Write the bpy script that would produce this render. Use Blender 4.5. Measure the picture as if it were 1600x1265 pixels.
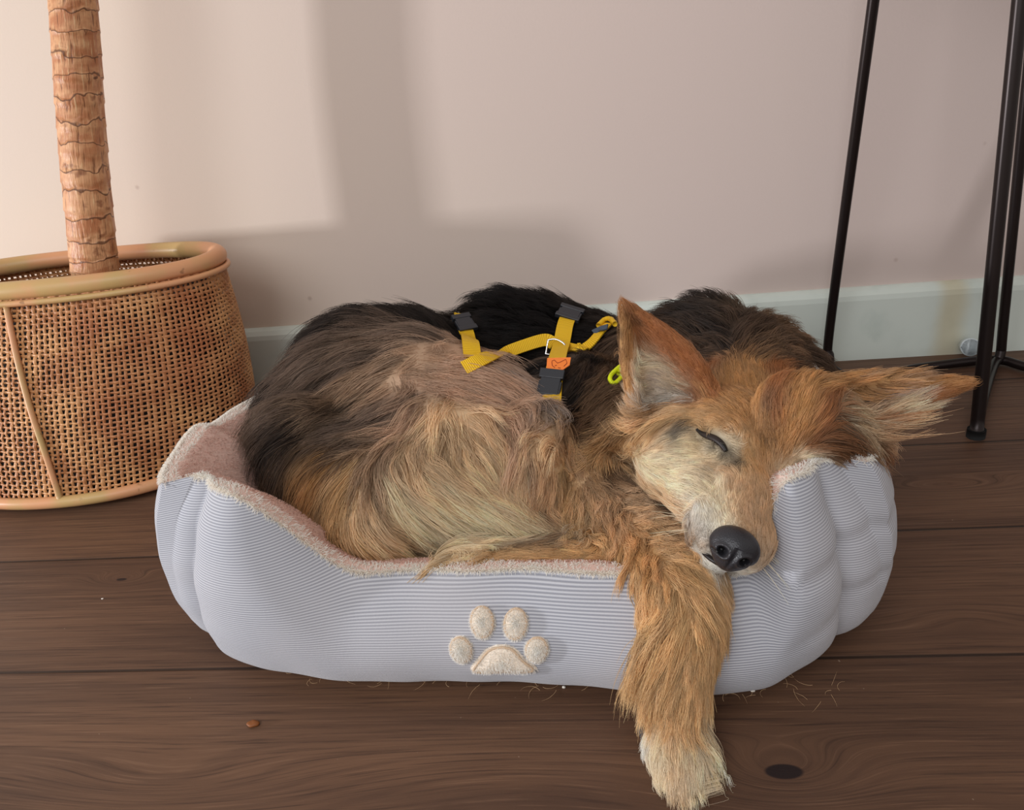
import bpy, bmesh, math, random
import numpy as np
from mathutils import Vector, Matrix
from mathutils.bvhtree import BVHTree
from mathutils.kdtree import KDTree
random.seed(4); rng = np.random.default_rng(4)
PI = math.pi
for o in list(bpy.data.objects): bpy.data.objects.remove(o)
SC = bpy.context.scene
COL = SC.collection

# ------------------------------------------------------------------ camera
F = 1170.0; CAM = np.array([0, 0, 0.52])
_p, _r, _s = math.radians(25), math.radians(6.0), math.radians(6.7)
FWD = np.array([-math.sin(_s)*math.cos(_p), math.cos(_s)*math.cos(_p), -math.sin(_p)])
_rt = np.array([math.cos(_s), math.sin(_s), 0.0]); _up = np.cross(_rt, FWD)
RT = _rt*math.cos(_r) - _up*math.sin(_r); UP = _up*math.cos(_r) + _rt*math.sin(_r)
cam = bpy.data.objects.new('camera', bpy.data.cameras.new('camera')); COL.objects.link(cam)
cam.matrix_world = Matrix(((RT[0], UP[0], -FWD[0], CAM[0]), (RT[1], UP[1], -FWD[1], CAM[1]), (RT[2], UP[2], -FWD[2], CAM[2]), (0, 0, 0, 1)))
cam.data.sensor_width = 36; cam.data.lens = F/1600*36; cam.data.clip_start = 0.01
SC.camera = cam
def ray(px, py): return RT*(px-800)/F - UP*(py-632.5)/F + FWD
def at(px, py, Y): d = ray(px, py); return CAM + d*(Y/d[1])
def atz(px, py, z=0): d = ray(px, py); return CAM + d*((z-CAM[2])/d[2])

# ------------------------------------------------------------------ light
SC.view_settings.view_transform = 'Standard'; SC.view_settings.look = 'None'
SC.view_settings.exposure = 0.27; SC.view_settings.gamma = 1.0; SC.view_settings.use_curve_mapping = False
w = bpy.data.worlds.new('world'); SC.world = w; w.use_nodes = True
w.node_tree.nodes['Background'].inputs[0].default_value = (1.0, 0.93, 0.88, 1)
w.node_tree.nodes['Background'].inputs[1].default_value = 0.44
def area(name, loc, target, sx, sy, power, color):
    l = bpy.data.lights.new(name, 'AREA'); l.shape = 'RECTANGLE'; l.size = sx; l.size_y = sy; l.energy = power; l.color = color
    o = bpy.data.objects.new(name, l); COL.objects.link(o); o.location = loc
    o.rotation_euler = (Vector(target)-Vector(loc)).to_track_quat('-Z', 'Y').to_euler(); return o
area('window_daylight', (-1.1, -1.7, 2.0), (-0.1, 0.9, 0.2), 2.2, 1.6, 36, (0.95, 0.97, 1.0))
area('doorway_daylight', (-3.2, -0.19, 0.46), (-0.6, 1.08, 0.35), 0.15, 0.30, 52, (0.97, 0.97, 1.0))
SC.cycles.max_bounces = 8; SC.cycles.diffuse_bounces = 4; SC.cycles.transmission_bounces = 5; SC.cycles.transparent_max_bounces = 8
SC.cycles_curves.shape = 'RIBBONS'

# ------------------------------------------------------------------ helpers
def srgb(r, g, b):
    def f(c): c /= 255.0; return c/12.92 if c <= 0.04045 else ((c+0.055)/1.055)**2.4
    return (f(r), f(g), f(b))
def tag(o, label=None, cat=None, group=None, kind=None):
    if label: o['label'] = label
    if cat: o['category'] = cat
    if group: o['group'] = group
    if kind: o['kind'] = kind
    return o
def empty(name, loc=(0, 0, 0)):
    o = bpy.data.objects.new(name, None); COL.objects.link(o); o.location = loc; o.empty_display_size = 0.05
    bpy.context.view_layer.update(); return o
def link(name, me, mat=None, parent=None, smooth=True):
    o = bpy.data.objects.new(name, me); COL.objects.link(o)
    if mat: me.materials.append(mat)
    if smooth and hasattr(me, 'polygons') and len(me.polygons): me.polygons.foreach_set('use_smooth', [True]*len(me.polygons))
    if parent:
        o.parent = parent     # meshes are written in world coordinates; only empties carry a location
        if parent.type == 'EMPTY': o.matrix_parent_inverse = Matrix.Translation(-parent.location)
    return o
class MB:
    def __init__(s): s.v = []; s.f = []; s.uv = None
    def add(s, v, f):
        n = len(s.v); s.v += [tuple(map(float, p)) for p in v]; s.f += [tuple(n+i for i in q) for q in f]
    def grid(s, P, cu=False, cv=False):
        P = np.asarray(P); a, b = P.shape[:2]; f = []
        for i in range(a if cu else a-1):
            for j in range(b if cv else b-1):
                i2, j2 = (i+1) % a, (j+1) % b; f.append((i*b+j, i2*b+j, i2*b+j2, i*b+j2))
        s.add(P.reshape(-1, 3), f)
    def tube(s, pts, rad, seg=12, closed=False, caps=True):
        pts = np.asarray(pts, float); n = len(pts)
        rad = np.full(n, rad) if np.isscalar(rad) else np.asarray(rad)
        T = (np.roll(pts, -1, 0)-np.roll(pts, 1, 0)) if closed else np.gradient(pts, axis=0)
        T /= np.linalg.norm(T, axis=1)[:, None]+1e-12
        a = np.array([0, 0, 1.]) if abs(T[0][2]) < .9 else np.array([1., 0, 0]); u = np.cross(T[0], a); u /= np.linalg.norm(u); R = []
        for i in range(n):
            u = u-T[i]*(u@T[i]); u /= np.linalg.norm(u); w_ = np.cross(T[i], u)
            R.append([pts[i]+rad[i]*(math.cos(t)*u+math.sin(t)*w_) for t in np.linspace(0, 2*PI, seg, endpoint=False)])
        s.grid(R, cu=closed, cv=True)
        if caps and not closed:
            k = len(s.v); m = n*seg; base = k-m
            s.f.append(tuple(base+j for j in range(seg))[::-1]); s.f.append(tuple(base+m-seg+j for j in range(seg)))
    def box(s, c, h, M=None):
        v = [Vector(((i & 1)*2-1, ((i >> 1) & 1)*2-1, ((i >> 2) & 1)*2-1)) for i in range(8)]
        v = [Vector((a[0]*h[0], a[1]*h[1], a[2]*h[2])) for a in v]
        if M is not None: v = [M @ a for a in v]
        s.add([tuple(a+Vector(c)) for a in v], [(0, 2, 3, 1), (4, 5, 7, 6), (0, 1, 5, 4), (2, 6, 7, 3), (0, 4, 6, 2), (1, 3, 7, 5)])
    def mesh(s, name='m'):
        me = bpy.data.meshes.new(name); me.from_pydata(s.v, [], s.f); me.update(); return me
    def build(s, name, mat=None, parent=None, smooth=True, bevel=0):
        o = link(name, s.mesh(name), mat, parent, smooth)
        if bevel:
            m = o.modifiers.new('b', 'BEVEL'); m.width = bevel; m.segments = 3; m.limit_method = 'ANGLE'
        return o
def spline(pts, n, closed=False):
    P = np.asarray(pts, float); m = len(P); out = []
    tt = np.linspace(0, m if closed else m-1, n, endpoint=not closed)
    for t in tt:
        i = int(math.floor(t)); i = min(i, m-2) if not closed else i; u = t-i
        g = (lambda k: P[k % m]) if closed else (lambda k: P[k] if 0 <= k < m else (2*P[0]-P[1] if k < 0 else 2*P[-1]-P[-2]))
        a, b, c, d = g(i-1), g(i), g(i+1), g(i+2)
        out.append(.5*((2*b)+(c-a)*u+(2*a-5*b+4*c-d)*u*u+(3*b-a-3*c+d)*u**3))
    return np.array(out)
def sstep(a, b, x): t = np.clip((x-a)/(b-a), 0, 1); return t*t*(3-2*t)

class NT:
    def __init__(s, name):
        s.m = bpy.data.materials.new(name); s.m.use_nodes = True; s.t = s.m.node_tree; s.t.nodes.clear()
        s.out = s.t.nodes.new('ShaderNodeOutputMaterial'); s.b = s.t.nodes.new('ShaderNodeBsdfPrincipled'); s.t.links.new(s.b.outputs[0], s.out.inputs[0])
        s.b.inputs['Specular IOR Level'].default_value = 0.3
    def n(s, typ, ins={}, **kw):
        nd = s.t.nodes.new(typ)
        for k, v in kw.items(): setattr(nd, k, v)
        for k, v in ins.items(): s.set(nd.inputs[k], v)
        return nd
    def set(s, sock, v):
        if isinstance(v, bpy.types.NodeSocket): s.t.links.new(v, sock)
        elif isinstance(v, tuple) and len(v) == 3 and sock.type == 'RGBA': sock.default_value = (*v, 1)
        else: sock.default_value = v
    def mt(s, op, a, b=0.0, c=None):
        nd = s.n('ShaderNodeMath', {0: a, 1: b}, operation=op)
        if c is not None: s.set(nd.inputs[2], c)
        return nd.outputs[0]
    def noise(s, vec, scale, detail=3, rough=.5, dist=0):
        return s.n('ShaderNodeTexNoise', {'Vector': vec, 'Scale': scale, 'Detail': detail, 'Roughness': rough, 'Distortion': dist}).outputs[0]
    def mix(s, f, a, b):
        nd = s.n('ShaderNodeMix', data_type='RGBA'); s.set(nd.inputs[0], f); s.set(nd.inputs[6], a); s.set(nd.inputs[7], b); return nd.outputs[2]
    def ss(s, x, a, b):
        nd = s.n('ShaderNodeMapRange', {0: x, 1: a, 2: b, 3: 0.0, 4: 1.0}, interpolation_type='SMOOTHSTEP'); return nd.outputs[0]
    def xyz(s, x=0.0, y=0.0, z=0.0): return s.n('ShaderNodeCombineXYZ', {0: x, 1: y, 2: z}).outputs[0]
    def obj(s):
        t = s.n('ShaderNodeTexCoord').outputs['Object']; sp = s.n('ShaderNodeSeparateXYZ', {0: t}); return t, sp.outputs[0], sp.outputs[1], sp.outputs[2]
    def uv(s):
        t = s.n('ShaderNodeTexCoord').outputs['UV']; sp = s.n('ShaderNodeSeparateXYZ', {0: t}); return t, sp.outputs[0], sp.outputs[1]
    def base(s, c): s.set(s.b.inputs['Base Color'], c)
    def rough(s, r): s.set(s.b.inputs['Roughness'], r)
    def bump(s, h, st=.3, d=.002):
        nd = s.n('ShaderNodeBump', {'Height': h, 'Strength': st, 'Distance': d}); s.set(s.b.inputs['Normal'], nd.outputs[0])
def simple(name, col, rough=.5, metal=0, noise=0, nscale=40, spec=.3):
    m = NT(name); m.rough(rough); m.b.inputs['Metallic'].default_value = metal; m.b.inputs['Specular IOR Level'].default_value = spec
    if noise:
        t, _, _, _ = m.obj(); f = m.noise(t, nscale, 4); m.base(m.mix(f, tuple(c*(1-noise) for c in col), tuple(min(1, c*(1+noise)) for c in col))); m.bump(f, .15, .001)
    else: m.base(col)
    return m.m

# ------------------------------------------------------------------ room shell
WY = 1.228
def wall_mat():
    m = NT('pink_paint'); t, x, y, z = m.obj()
    f = m.noise(t, 1.2, 2); g = m.noise(t, 260, 2); h = m.noise(t, 7, 5)
    c = m.mix(m.ss(x, -1.0, 0.6), srgb(222, 206, 188), srgb(213, 197, 189))
    c = m.mix(m.mt('MULTIPLY', m.ss(f, .35, .7), .35), c, srgb(210, 190, 186))
    v = m.n('ShaderNodeTexVoronoi', {'Vector': t, 'Scale': 9.0}).outputs[0]
    c = m.mix(m.mt('MULTIPLY', m.ss(v, .05, .012), .35), c, srgb(150, 120, 105))
    m.base(c); m.rough(.62); m.bump(m.mt('ADD', g, m.mt('MULTIPLY', h, .8)), .12, .001); return m.m
def skirt_mat():
    m = NT('white_gloss_skirting'); t, x, y, z = m.obj()
    f = m.noise(t, 14, 4)
    c = m.mix(m.ss(f, .5, .75), srgb(214, 222, 214), srgb(200, 210, 202))
    k = at(1490, 480, WY-.02)
    d = m.mt('ABSOLUTE', m.mt('SUBTRACT', m.mt('ADD', x, m.mt('MULTIPLY', m.mt('SUBTRACT', f, .5), .02)), float(k[0])))
    c = m.mix(m.mt('MULTIPLY', m.ss(d, .035, .005), .45), c, srgb(196, 172, 112))
    m.base(c); m.rough(.35); m.bump(f, .1, .001); return m.m
def floor_mat():
    m = NT('dark_oak_planks'); t, x, y, z = m.obj()
    v = m.mt('DIVIDE', m.mt('SUBTRACT', y, .533), .19); row = m.mt('FLOOR', v); fr = m.mt('FRACT', v)
    rnd = m.n('ShaderNodeTexWhiteNoise', {'W': row}, noise_dimensions='1D').outputs[0]
    xo = m.mt('ADD', x, m.mt('MULTIPLY', rnd, 7.0))
    # knots bend the grain
    bend = 0.0; core = 0.0
    for (px, py, sx, sy, amp) in [(1225, 1205, .055, .026, 3.6), (190, 905, .035, .014, 2.5), (250, 1225, .12, .03, 2.2), (1500, 960, .06, .02, -1.5), (820, 1215, .14, .03, -1.6), (1480, 760, .10, .02, 3.0)]:
        K = atz(px, py); dx = m.mt('DIVIDE', m.mt('SUBTRACT', x, float(K[0])), sx); dy = m.mt('DIVIDE', m.mt('SUBTRACT', y, float(K[1])), sy)
        r2 = m.mt('ADD', m.mt('MULTIPLY', dx, dx), m.mt('MULTIPLY', dy, dy))
        e = m.mt('EXPONENT', m.mt('MULTIPLY', r2, -1.0))
        bend = m.mt('ADD', m.mt('MULTIPLY', e, float(amp)), bend)
        if (px, py) in [(1225, 1205), (190, 905)]:
            core = m.mt('ADD', core, m.ss(r2, .085 if px > 1000 else .05, .05 if px > 1000 else .02))
    wob = m.noise(m.xyz(m.mt('MULTIPLY', xo, 2.2), m.mt('MULTIPLY', y, 9.0), rnd), 1.0, 3)
    ph = m.mt('ADD', m.mt('MULTIPLY', y, 62.0), m.mt('ADD', m.mt('MULTIPLY', wob, 3.2), bend))
    ring = m.mt('ADD', m.mt('MULTIPLY', m.mt('SINE', m.mt('MULTIPLY', ph, 6.283)), .5), .5)
    fib = m.noise(m.xyz(m.mt('MULTIPLY', xo, 9.0), m.mt('ADD', m.mt('MULTIPLY', y, 420.0), m.mt('MULTIPLY', bend, 5.0)), rnd), 1.0, 4, .65)
    broad = m.noise(m.xyz(m.mt('MULTIPLY', xo, 1.8), m.mt('MULTIPLY', y, 14.0), rnd), 1.0, 3)
    c = m.mix(m.ss(broad, .3, .72), srgb(110, 80, 60), srgb(84, 60, 46))
    c = m.mix(m.mt('MULTIPLY', m.ss(ring, .55, 1.0), .20), c, srgb(56, 38, 31))
    c = m.mix(m.mt('MULTIPLY', m.ss(fib, .5, .72), .65), c, srgb(48, 33, 27))
    c = m.mix(m.mt('MULTIPLY', m.ss(fib, .45, .28), .30), c, srgb(146, 112, 88))
    c = m.mix(m.mt('MULTIPLY', rnd, .25), c, srgb(70, 50, 42))
    c = m.mix(core, c, srgb(38, 27, 26))
    seam = m.ss(m.mt('MINIMUM', fr, m.mt('SUBTRACT', 1.0, fr)), .014, .004)
    c = m.mix(m.mt('MULTIPLY', seam, .8), c, srgb(25, 17, 14))
    sp = m.noise(t, 190, 1); c = m.mix(m.mt('MULTIPLY', m.ss(sp, .80, .83), .5), c, srgb(170, 150, 130))
    m.base(c); m.rough(m.n('ShaderNodeMapRange', {0: fib, 1: 0.3, 2: 0.7, 3: 0.42, 4: 0.6}).outputs[0])
    m.bump(m.mt('SUBTRACT', m.mt('MULTIPLY', fib, .3), seam), .35, .002); return m.m
b = MB(); b.box((0, 0.0, -.01), (3.2, WY+.06, .01)); b.box((0, -2.2, -.01), (3.2, 1.0, .01)); tag(b.build('floor', floor_mat(), smooth=False), kind='structure')
b = MB(); b.box((0, WY+.05, 1.3), (3.2, .05, 1.3)); tag(b.build('wall_back', wall_mat(), smooth=False), kind='structure')
prof = [(0, 0), (-.018, 0), (-.018, .104), (-.0165, .112), (-.011, .119), (-.004, .1225), (0, .123)]
b = MB(); b.grid([[(x, WY+q[0], q[1]) for q in prof] for x in (-3.2, 3.2)])
tag(b.build('baseboard_back', skirt_mat(), smooth=False), kind='structure')

# ------------------------------------------------------------------ wicker basket
CANE = NT('cane_weave'); t, x, y, z = CANE.obj()
f = CANE.noise(t, 26, 4); g = CANE.noise(t, 5, 2)
c = CANE.mix(CANE.ss(f, .3, .7), srgb(166, 108, 66), srgb(206, 152, 100)); c = CANE.mix(CANE.mt('MULTIPLY', CANE.ss(g, .45, .7), .7), c, srgb(164, 96, 62))
CANE.base(c); CANE.rough(.42); CANE = CANE.m
BAMBOO = NT('bamboo_pole'); t, x, y, z = BAMBOO.obj(); f = BAMBOO.noise(t, 9, 4); g = BAMBOO.noise(t, 60, 3)
c = BAMBOO.mix(BAMBOO.ss(f, .42, .62), srgb(212, 154, 112), srgb(192, 160, 106)); c = BAMBOO.mix(BAMBOO.mt('MULTIPLY', BAMBOO.ss(g, .66, .74), .5), c, srgb(110, 76, 48))
BAMBOO.base(c); BAMBOO.rough(.38); BAMBOO = BAMBOO.m
BC = np.array([-.772, 1.02]); BH = .290
def bask(th, s, off=0.0):   # s 0 bottom .. 1 rim
    a = .230+(.220-.230)*s-off+.008*math.sin(PI*s); q = .182+(.102-.182)*s-off+.006*math.sin(PI*s)
    ct, st = math.cos(th), math.sin(th); e = 2/2.15
    xx = a*math.copysign(abs(ct)**e, ct); yy = q*math.copysign(abs(st)**e, st); A = math.radians(2)
    return np.array([BC[0]+.02*s+xx*math.cos(A)-yy*math.sin(A), BC[1]+.02*s+xx*math.sin(A)+yy*math.cos(A), .018+s*(BH-.018)])
bk = empty('wicker_basket', (BC[0], BC[1], 0)); tag(bk, 'tall oval woven cane basket with bamboo rim holding the palm trunk', 'basket')
NV, NHR = 150, 42
thd = np.linspace(0, 2*PI, 2000); Pd = np.array([bask(t_, .5) for t_ in thd]); sd = np.concatenate([[0], np.cumsum(np.linalg.norm(np.diff(Pd, axis=0), axis=1))]); 
def th_of(u): return np.interp(u*sd[-1], sd, thd)
b = MB()
def ribbon(b, pts, nrm, wid, th):
    T = np.gradient(pts, axis=0); T /= np.linalg.norm(T, axis=1)[:, None]; S = np.cross(T, nrm)
    S /= np.linalg.norm(S, axis=1)[:, None]
    b.grid([[p-s*wid-n*th*.2, p-s*wid*.6+n*th, p+s*wid*.6+n*th, p+s*wid-n*th*.2] for p, s, n in zip(pts, S, nrm)])
for i in range(NV):
    th = th_of((i+.5)/NV+.0006*random.uniform(-1, 1)); ss_ = np.linspace(0, 1, NHR*2+1)
    p = np.array([bask(th, s) for s in ss_]); o_ = np.array([bask(th, s, -.01) for s in ss_])-p; n_ = o_/np.linalg.norm(o_, axis=1)[:, None]
    wv = np.sin(PI*(ss_*NHR)+i*PI)*.0014; ribbon(b, p+n_*wv[:, None], n_, .0021+.0006*(random.random() < .3), .0007)
for j in range(NHR):
    s = (j+.5)/NHR; u = np.linspace(0, 1, NV*2+1); th = th_of(u)
    p = np.array([bask(t_, s+.0022*math.sin(7*t_+j*.9)) for t_ in th]); o_ = np.array([bask(t_, s, -.01) for t_ in th])-p; o_[:, 2] = 0; n_ = o_/np.linalg.norm(o_, axis=1)[:, None]
    wv = -np.sin(PI*(u*NV-.5)+PI/2+PI*(j+.5)+PI/2)*.0013*0 + np.cos(PI*(u*NV))*((-1)**j)*.0013
    ribbon(b, p+n_*wv[:, None], n_, .0017+.0005*(random.random() < .3), .0007)
b.build('woven_panel', CANE, bk)
u2 = np.linspace(0, 2*PI, 180, endpoint=False)
b = MB(); P_ = np.array([bask(t_, 1, .004) for t_ in u2])+[0, 0, .002]; b.tube(P_, .0125+.0008*np.sin(u2*3), 16, closed=True); b.build('rim', BAMBOO, bk)
b = MB(); b.tube(np.array([bask(t_, .955, -.006) for t_ in u2]), .0042, 10, closed=True); b.build('rim_binding', BAMBOO, bk)
b = MB(); b.tube(np.array([bask(t_, 0, -.002) for t_ in u2])-[0, 0, .002], .0085, 14, closed=True); b.build('base_hoop', BAMBOO, bk)
b = MB()
K = atz(85, 790, .02); th0 = min(np.linspace(0, 2*PI, 2000), key=lambda t_: np.linalg.norm(bask(t_, 0)-K))
b.tube(np.array([bask(th0-.24*s, s, -.004) for s in np.linspace(0, .95, 30)]), .0042, 10); b.build('seam_cane', BAMBOO, bk)
fm = simple('dark_foot', srgb(30, 26, 24), .6)
for t_ in (.9, 2.2, 3.9, 5.2):
    b = MB(); q = bask(t_, 0, .03); b.tube([(q[0], q[1], 0), (q[0], q[1], .018)], .014, 12); b.build('foot', fm, bk)
PY = at(150, 428, 1.03)
pt = empty('potted_palm', (PY[0], PY[1], .03)); tag(pt, 'ringed papery brown palm trunk rising out of the cane basket', 'plant')
DARK = simple('black_nursery_pot', srgb(30, 26, 24), .7)
b = MB(); b.grid([[bask(t_, s, .026) for t_ in u2] for s in (0.02, .4, .87)], cv=True); b.build('nursery_pot', DARK, pt)
b = MB(); ring_ = [[bask(t_, .80, .026+r_)*[1, 1, 1]+np.array([0, 0, .003*math.sin(t_*9+r_*90)]) for t_ in u2] for r_ in (.0, .04, .08, .11)]; b.grid(ring_, cv=True); b.add([np.mean(ring_[-1], axis=0)], []); b.build('soil', simple('dark_soil', srgb(52, 40, 32), .9, noise=.4, nscale=120), pt)
TRK = NT('palm_bark'); t, x, y, z = TRK.obj(); tu, U, V = TRK.uv()
seg = TRK.mt('ADD', TRK.mt('MULTIPLY', V, 1.0), TRK.mt('MULTIPLY', TRK.noise(TRK.xyz(TRK.mt('MULTIPLY', U, 5.0), V), 1.2, 2), 1.2))
fr = TRK.mt('FRACT', seg); idn = TRK.n('ShaderNodeTexWhiteNoise', {'W': TRK.mt('FLOOR', seg)}, noise_dimensions='1D').outputs[0]
fib = TRK.noise(TRK.xyz(TRK.mt('MULTIPLY', U, 46.0), TRK.mt('MULTIPLY', V, .8), TRK.mt('FLOOR', seg)), 1.0, 3, .6)
pat = TRK.noise(TRK.xyz(TRK.mt('MULTIPLY', U, 7.0), TRK.mt('MULTIPLY', V, 1.5), idn), 1.0, 3)
c = TRK.mix(TRK.ss(pat, .35, .65), srgb(186, 122, 82), srgb(216, 162, 118)); c = TRK.mix(TRK.mt('MULTIPLY', TRK.ss(pat, .62, .72), .7), c, srgb(140, 84, 56))
c = TRK.mix(TRK.mt('MULTIPLY', TRK.ss(fib, .56, .68), .75), c, srgb(112, 66, 40)); c = TRK.mix(TRK.mt('MULTIPLY', TRK.ss(fib, .42, .3), .5), c, srgb(236, 206, 158))
c = TRK.mix(TRK.mt('MULTIPLY', TRK.mt('ADD', TRK.ss(fr, .07, .02), TRK.ss(fr, .96, .99)), .8), c, srgb(92, 56, 36))
TRK.base(c); TRK.rough(.4); TRK.bump(TRK.mt('ADD', fib, TRK.ss(fr, .0, .15)), .6, .003); TRK = TRK.m
tp = spline([at(152, 470, 1.03), at(148, 410, 1.035), at(128, 200, 1.05), at(113, 0, 1.06), at(100, -170, 1.07)], 220)
rr = [.033, .032, .030, .0285, .027]; R_ = []; UVS = []
for i, p in enumerate(tp):
    v = i/219; r0 = np.interp(v, [0, .2, .5, .8, 1], rr); sc = (v*22) % 1
    R_.append([p+RT*math.cos(a)*(r0+.0013*(1-sc)*math.exp(-sc*2)+.0012*math.sin(a*3+v*9)+.0006*math.sin(a*11+int(v*22)*2.1))+np.array([-.08, 1, 0])*math.sin(a)*(r0+.0013*(1-sc)) for a in np.linspace(0, 2*PI, 65)])
b = MB(); b.grid(R_); me = b.mesh(); uvl = me.uv_layers.new(name='uv')
for pl in me.polygons:
    for li, vi in zip(pl.loop_indices, pl.vertices): uvl.data[li].uv = ((vi % 65)/64, (vi//65)/219*24)
link('trunk', me, TRK, pt)

# ------------------------------------------------------------------ metal table
BLK = simple('dark_metal', srgb(42, 34, 33), .32, metal=.6, spec=.5)
tb = empty('metal_table', (.5, 1.05, 0)); tag(tb, 'black metal table on bent tubular legs standing against the wall', 'table')
def leg(name, pts, r, n=70):
    b = MB(); b.tube(spline(pts, n), r, 14); return b.build(name, BLK, tb)
A0 = at(1365, 0, 1.10); dA = A0-at(1300, 480, 1.15)
TOPZ = .74
def up_to(P, Q): t = (TOPZ-Q[2])/(P[2]-Q[2]); return Q+(P-Q)*t
Q1 = at(1298, 500, 1.165)
leg('leg', [up_to(A0, Q1), A0, Q1, atz(1296, 556, .03), atz(1304, 578, .010), atz(1345, 590, .009), atz(1440, 574, .009), atz(1550, 562, .009), atz(1600, 572, .009), atz(1700, 600, .009)], .0072, 140)
B0 = at(1594, 0, .97); B1 = atz(1526, 672, .010)
leg('leg', [up_to(B0, B1), B0, (B0+B1)/2, B1], .0085, 40)
C0 = at(1612, 60, 1.15); C1 = atz(1563, 553, .02)
leg('leg', [up_to(C0, C1), C0, C1+(C0-C1)*.15, C1, atz(1552, 572, .010), atz(1536, 625, .009), atz(1527, 668, .009)], .0072, 90)
b = MB(); b.tube([(B1[0], B1[1], 0), (B1[0], B1[1], .012)], .0115, 14); b.build('foot_cap', simple('rubber', (.01, .01, .01), .8), tb)
b = MB(); cx, cy = .78, .98
b.grid([[(cx+r_*math.cos(t_), cy+r_*.55*math.sin(t_), zz) for t_ in u2] for r_, zz in ((.001, TOPZ+.025), (.40, TOPZ+.025), (.41, TOPZ+.02), (.41, TOPZ+.004), (.40, TOPZ), (.001, TOPZ))], cv=True)
b.build('table_top', simple('walnut_top', srgb(96, 64, 44), .4, noise=.2), tb)
# small white cup on the floor against the skirting
q = atz(1514, 556); b = MB(); ax = np.array([-.25, -1, .28]); ax /= np.linalg.norm(ax); c0 = at(1514, 541, 1.188)
b.tube([c0-ax*.012, c0-ax*.011, c0+ax*.006, c0+ax*.012, c0+ax*.012, c0+ax*.006, c0-ax*.008, c0-ax*.0081], [.0120, .0130, .0138, .0145, .0128, .0122, .0115, .001], 28)
tag(b.build('plastic_cup', simple('white_plastic', srgb(215, 225, 228), .35)), 'tiny round white plastic cup on the floor by the skirting', 'cup')

# ------------------------------------------------------------------ dog bed
CORD = NT('corduroy'); tu, U, V = CORD.uv()
st = CORD.mt('SINE', CORD.mt('MULTIPLY', V, 2*PI/.0023)); sh = CORD.ss(st, -.7, .6)
t, x, y, z = CORD.obj(); f = CORD.noise(t, 6, 4); g = CORD.noise(t, 500, 2)
c = CORD.mix(sh, srgb(146, 148, 158), srgb(192, 194, 201)); c = CORD.mix(CORD.mt('MULTIPLY', CORD.ss(f, .4, .7), .25), c, srgb(196, 190, 190))
CORD.base(c); CORD.rough(.85); CORD.b.inputs['Sheen Weight'].default_value = .25
CORD.bump(CORD.mt('ADD', sh, CORD.mt('MULTIPLY', g, .5)), .35, .0008); CORD = CORD.m
PLUSH = simple('pink_plush', srgb(222, 190, 178), .95, noise=.12, nscale=200)
BX, BY, BA, BB = -.086, .800, .337, .287
def path(u, off=0.0):           # u angle 0..2pi counter-clockwise from +x
    ct, st_ = math.cos(u), math.sin(u); e = 2/5.2
    xx = BA*math.copysign(abs(ct)**e, ct); yy = BB*math.copysign(abs(st_)**e, st_)
    # offset towards centre
    n = np.array([math.copysign(abs(xx/BA)**4.2, xx)/BA, math.copysign(abs(yy/BB)**4.2, yy)/BB]); n /= np.linalg.norm(n)+1e-9
    yo = -.022*math.exp(-((xx-.19)/.13)**2) if yy < 0 else 0
    return np.array([xx, yy+yo])-n*off
NU = 520
_t = np.linspace(0, 1, 1600, endpoint=False); _q = _t**3/(_t**3+(1-_t)**3)*PI/2; _ud = np.concatenate([_q+k*PI/2 for k in range(4)]+[[2*PI]]); _P = np.array([path(t_) for t_ in _ud]); _s = np.concatenate([[0], np.cumsum(np.linalg.norm(np.diff(_P, axis=0), axis=1))]); LOOP = _s[-1]
UU = np.interp(np.linspace(0, LOOP, NU, endpoint=False), _s, _ud)
corners = [math.atan2(1, 1)]  # seams
seamP = []
for cx_, cy_ in ((1, 1), (-1, 1), (-1, -1), (1, -1)):
    k = int(np.argmax([p[0]*cx_/BA+p[1]*cy_/BB for p in _P])); seamP.append(_s[k])
seamP = np.array(sorted(seamP))
def rimH(x, y):
    """height of the wall top for a point of the loop (centre frame)"""
    wx = x+BX; H = .186
    if y < -.1:                                  # front
        l = sstep(-.335, -.215, wx); H = .190*(1-l)+.106*l
        l2 = sstep(.130, .156, wx); H = H*(1-l2)+(.190-.006*sstep(.19, .23, wx))*l2
    elif x > .2: H = .166-.04*sstep(-.0, .2, y)
    elif x < -.2: H = .190-.050*sstep(-.22, .2, y)
    else: H = .125
    return H
Hs = np.array([rimH(*path(u)) for u in UU])
for _ in range(4): Hs = (np.roll(Hs, 1)+2*Hs+np.roll(Hs, -1))/4
OUT, INN, uvO = [], [], []
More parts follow.
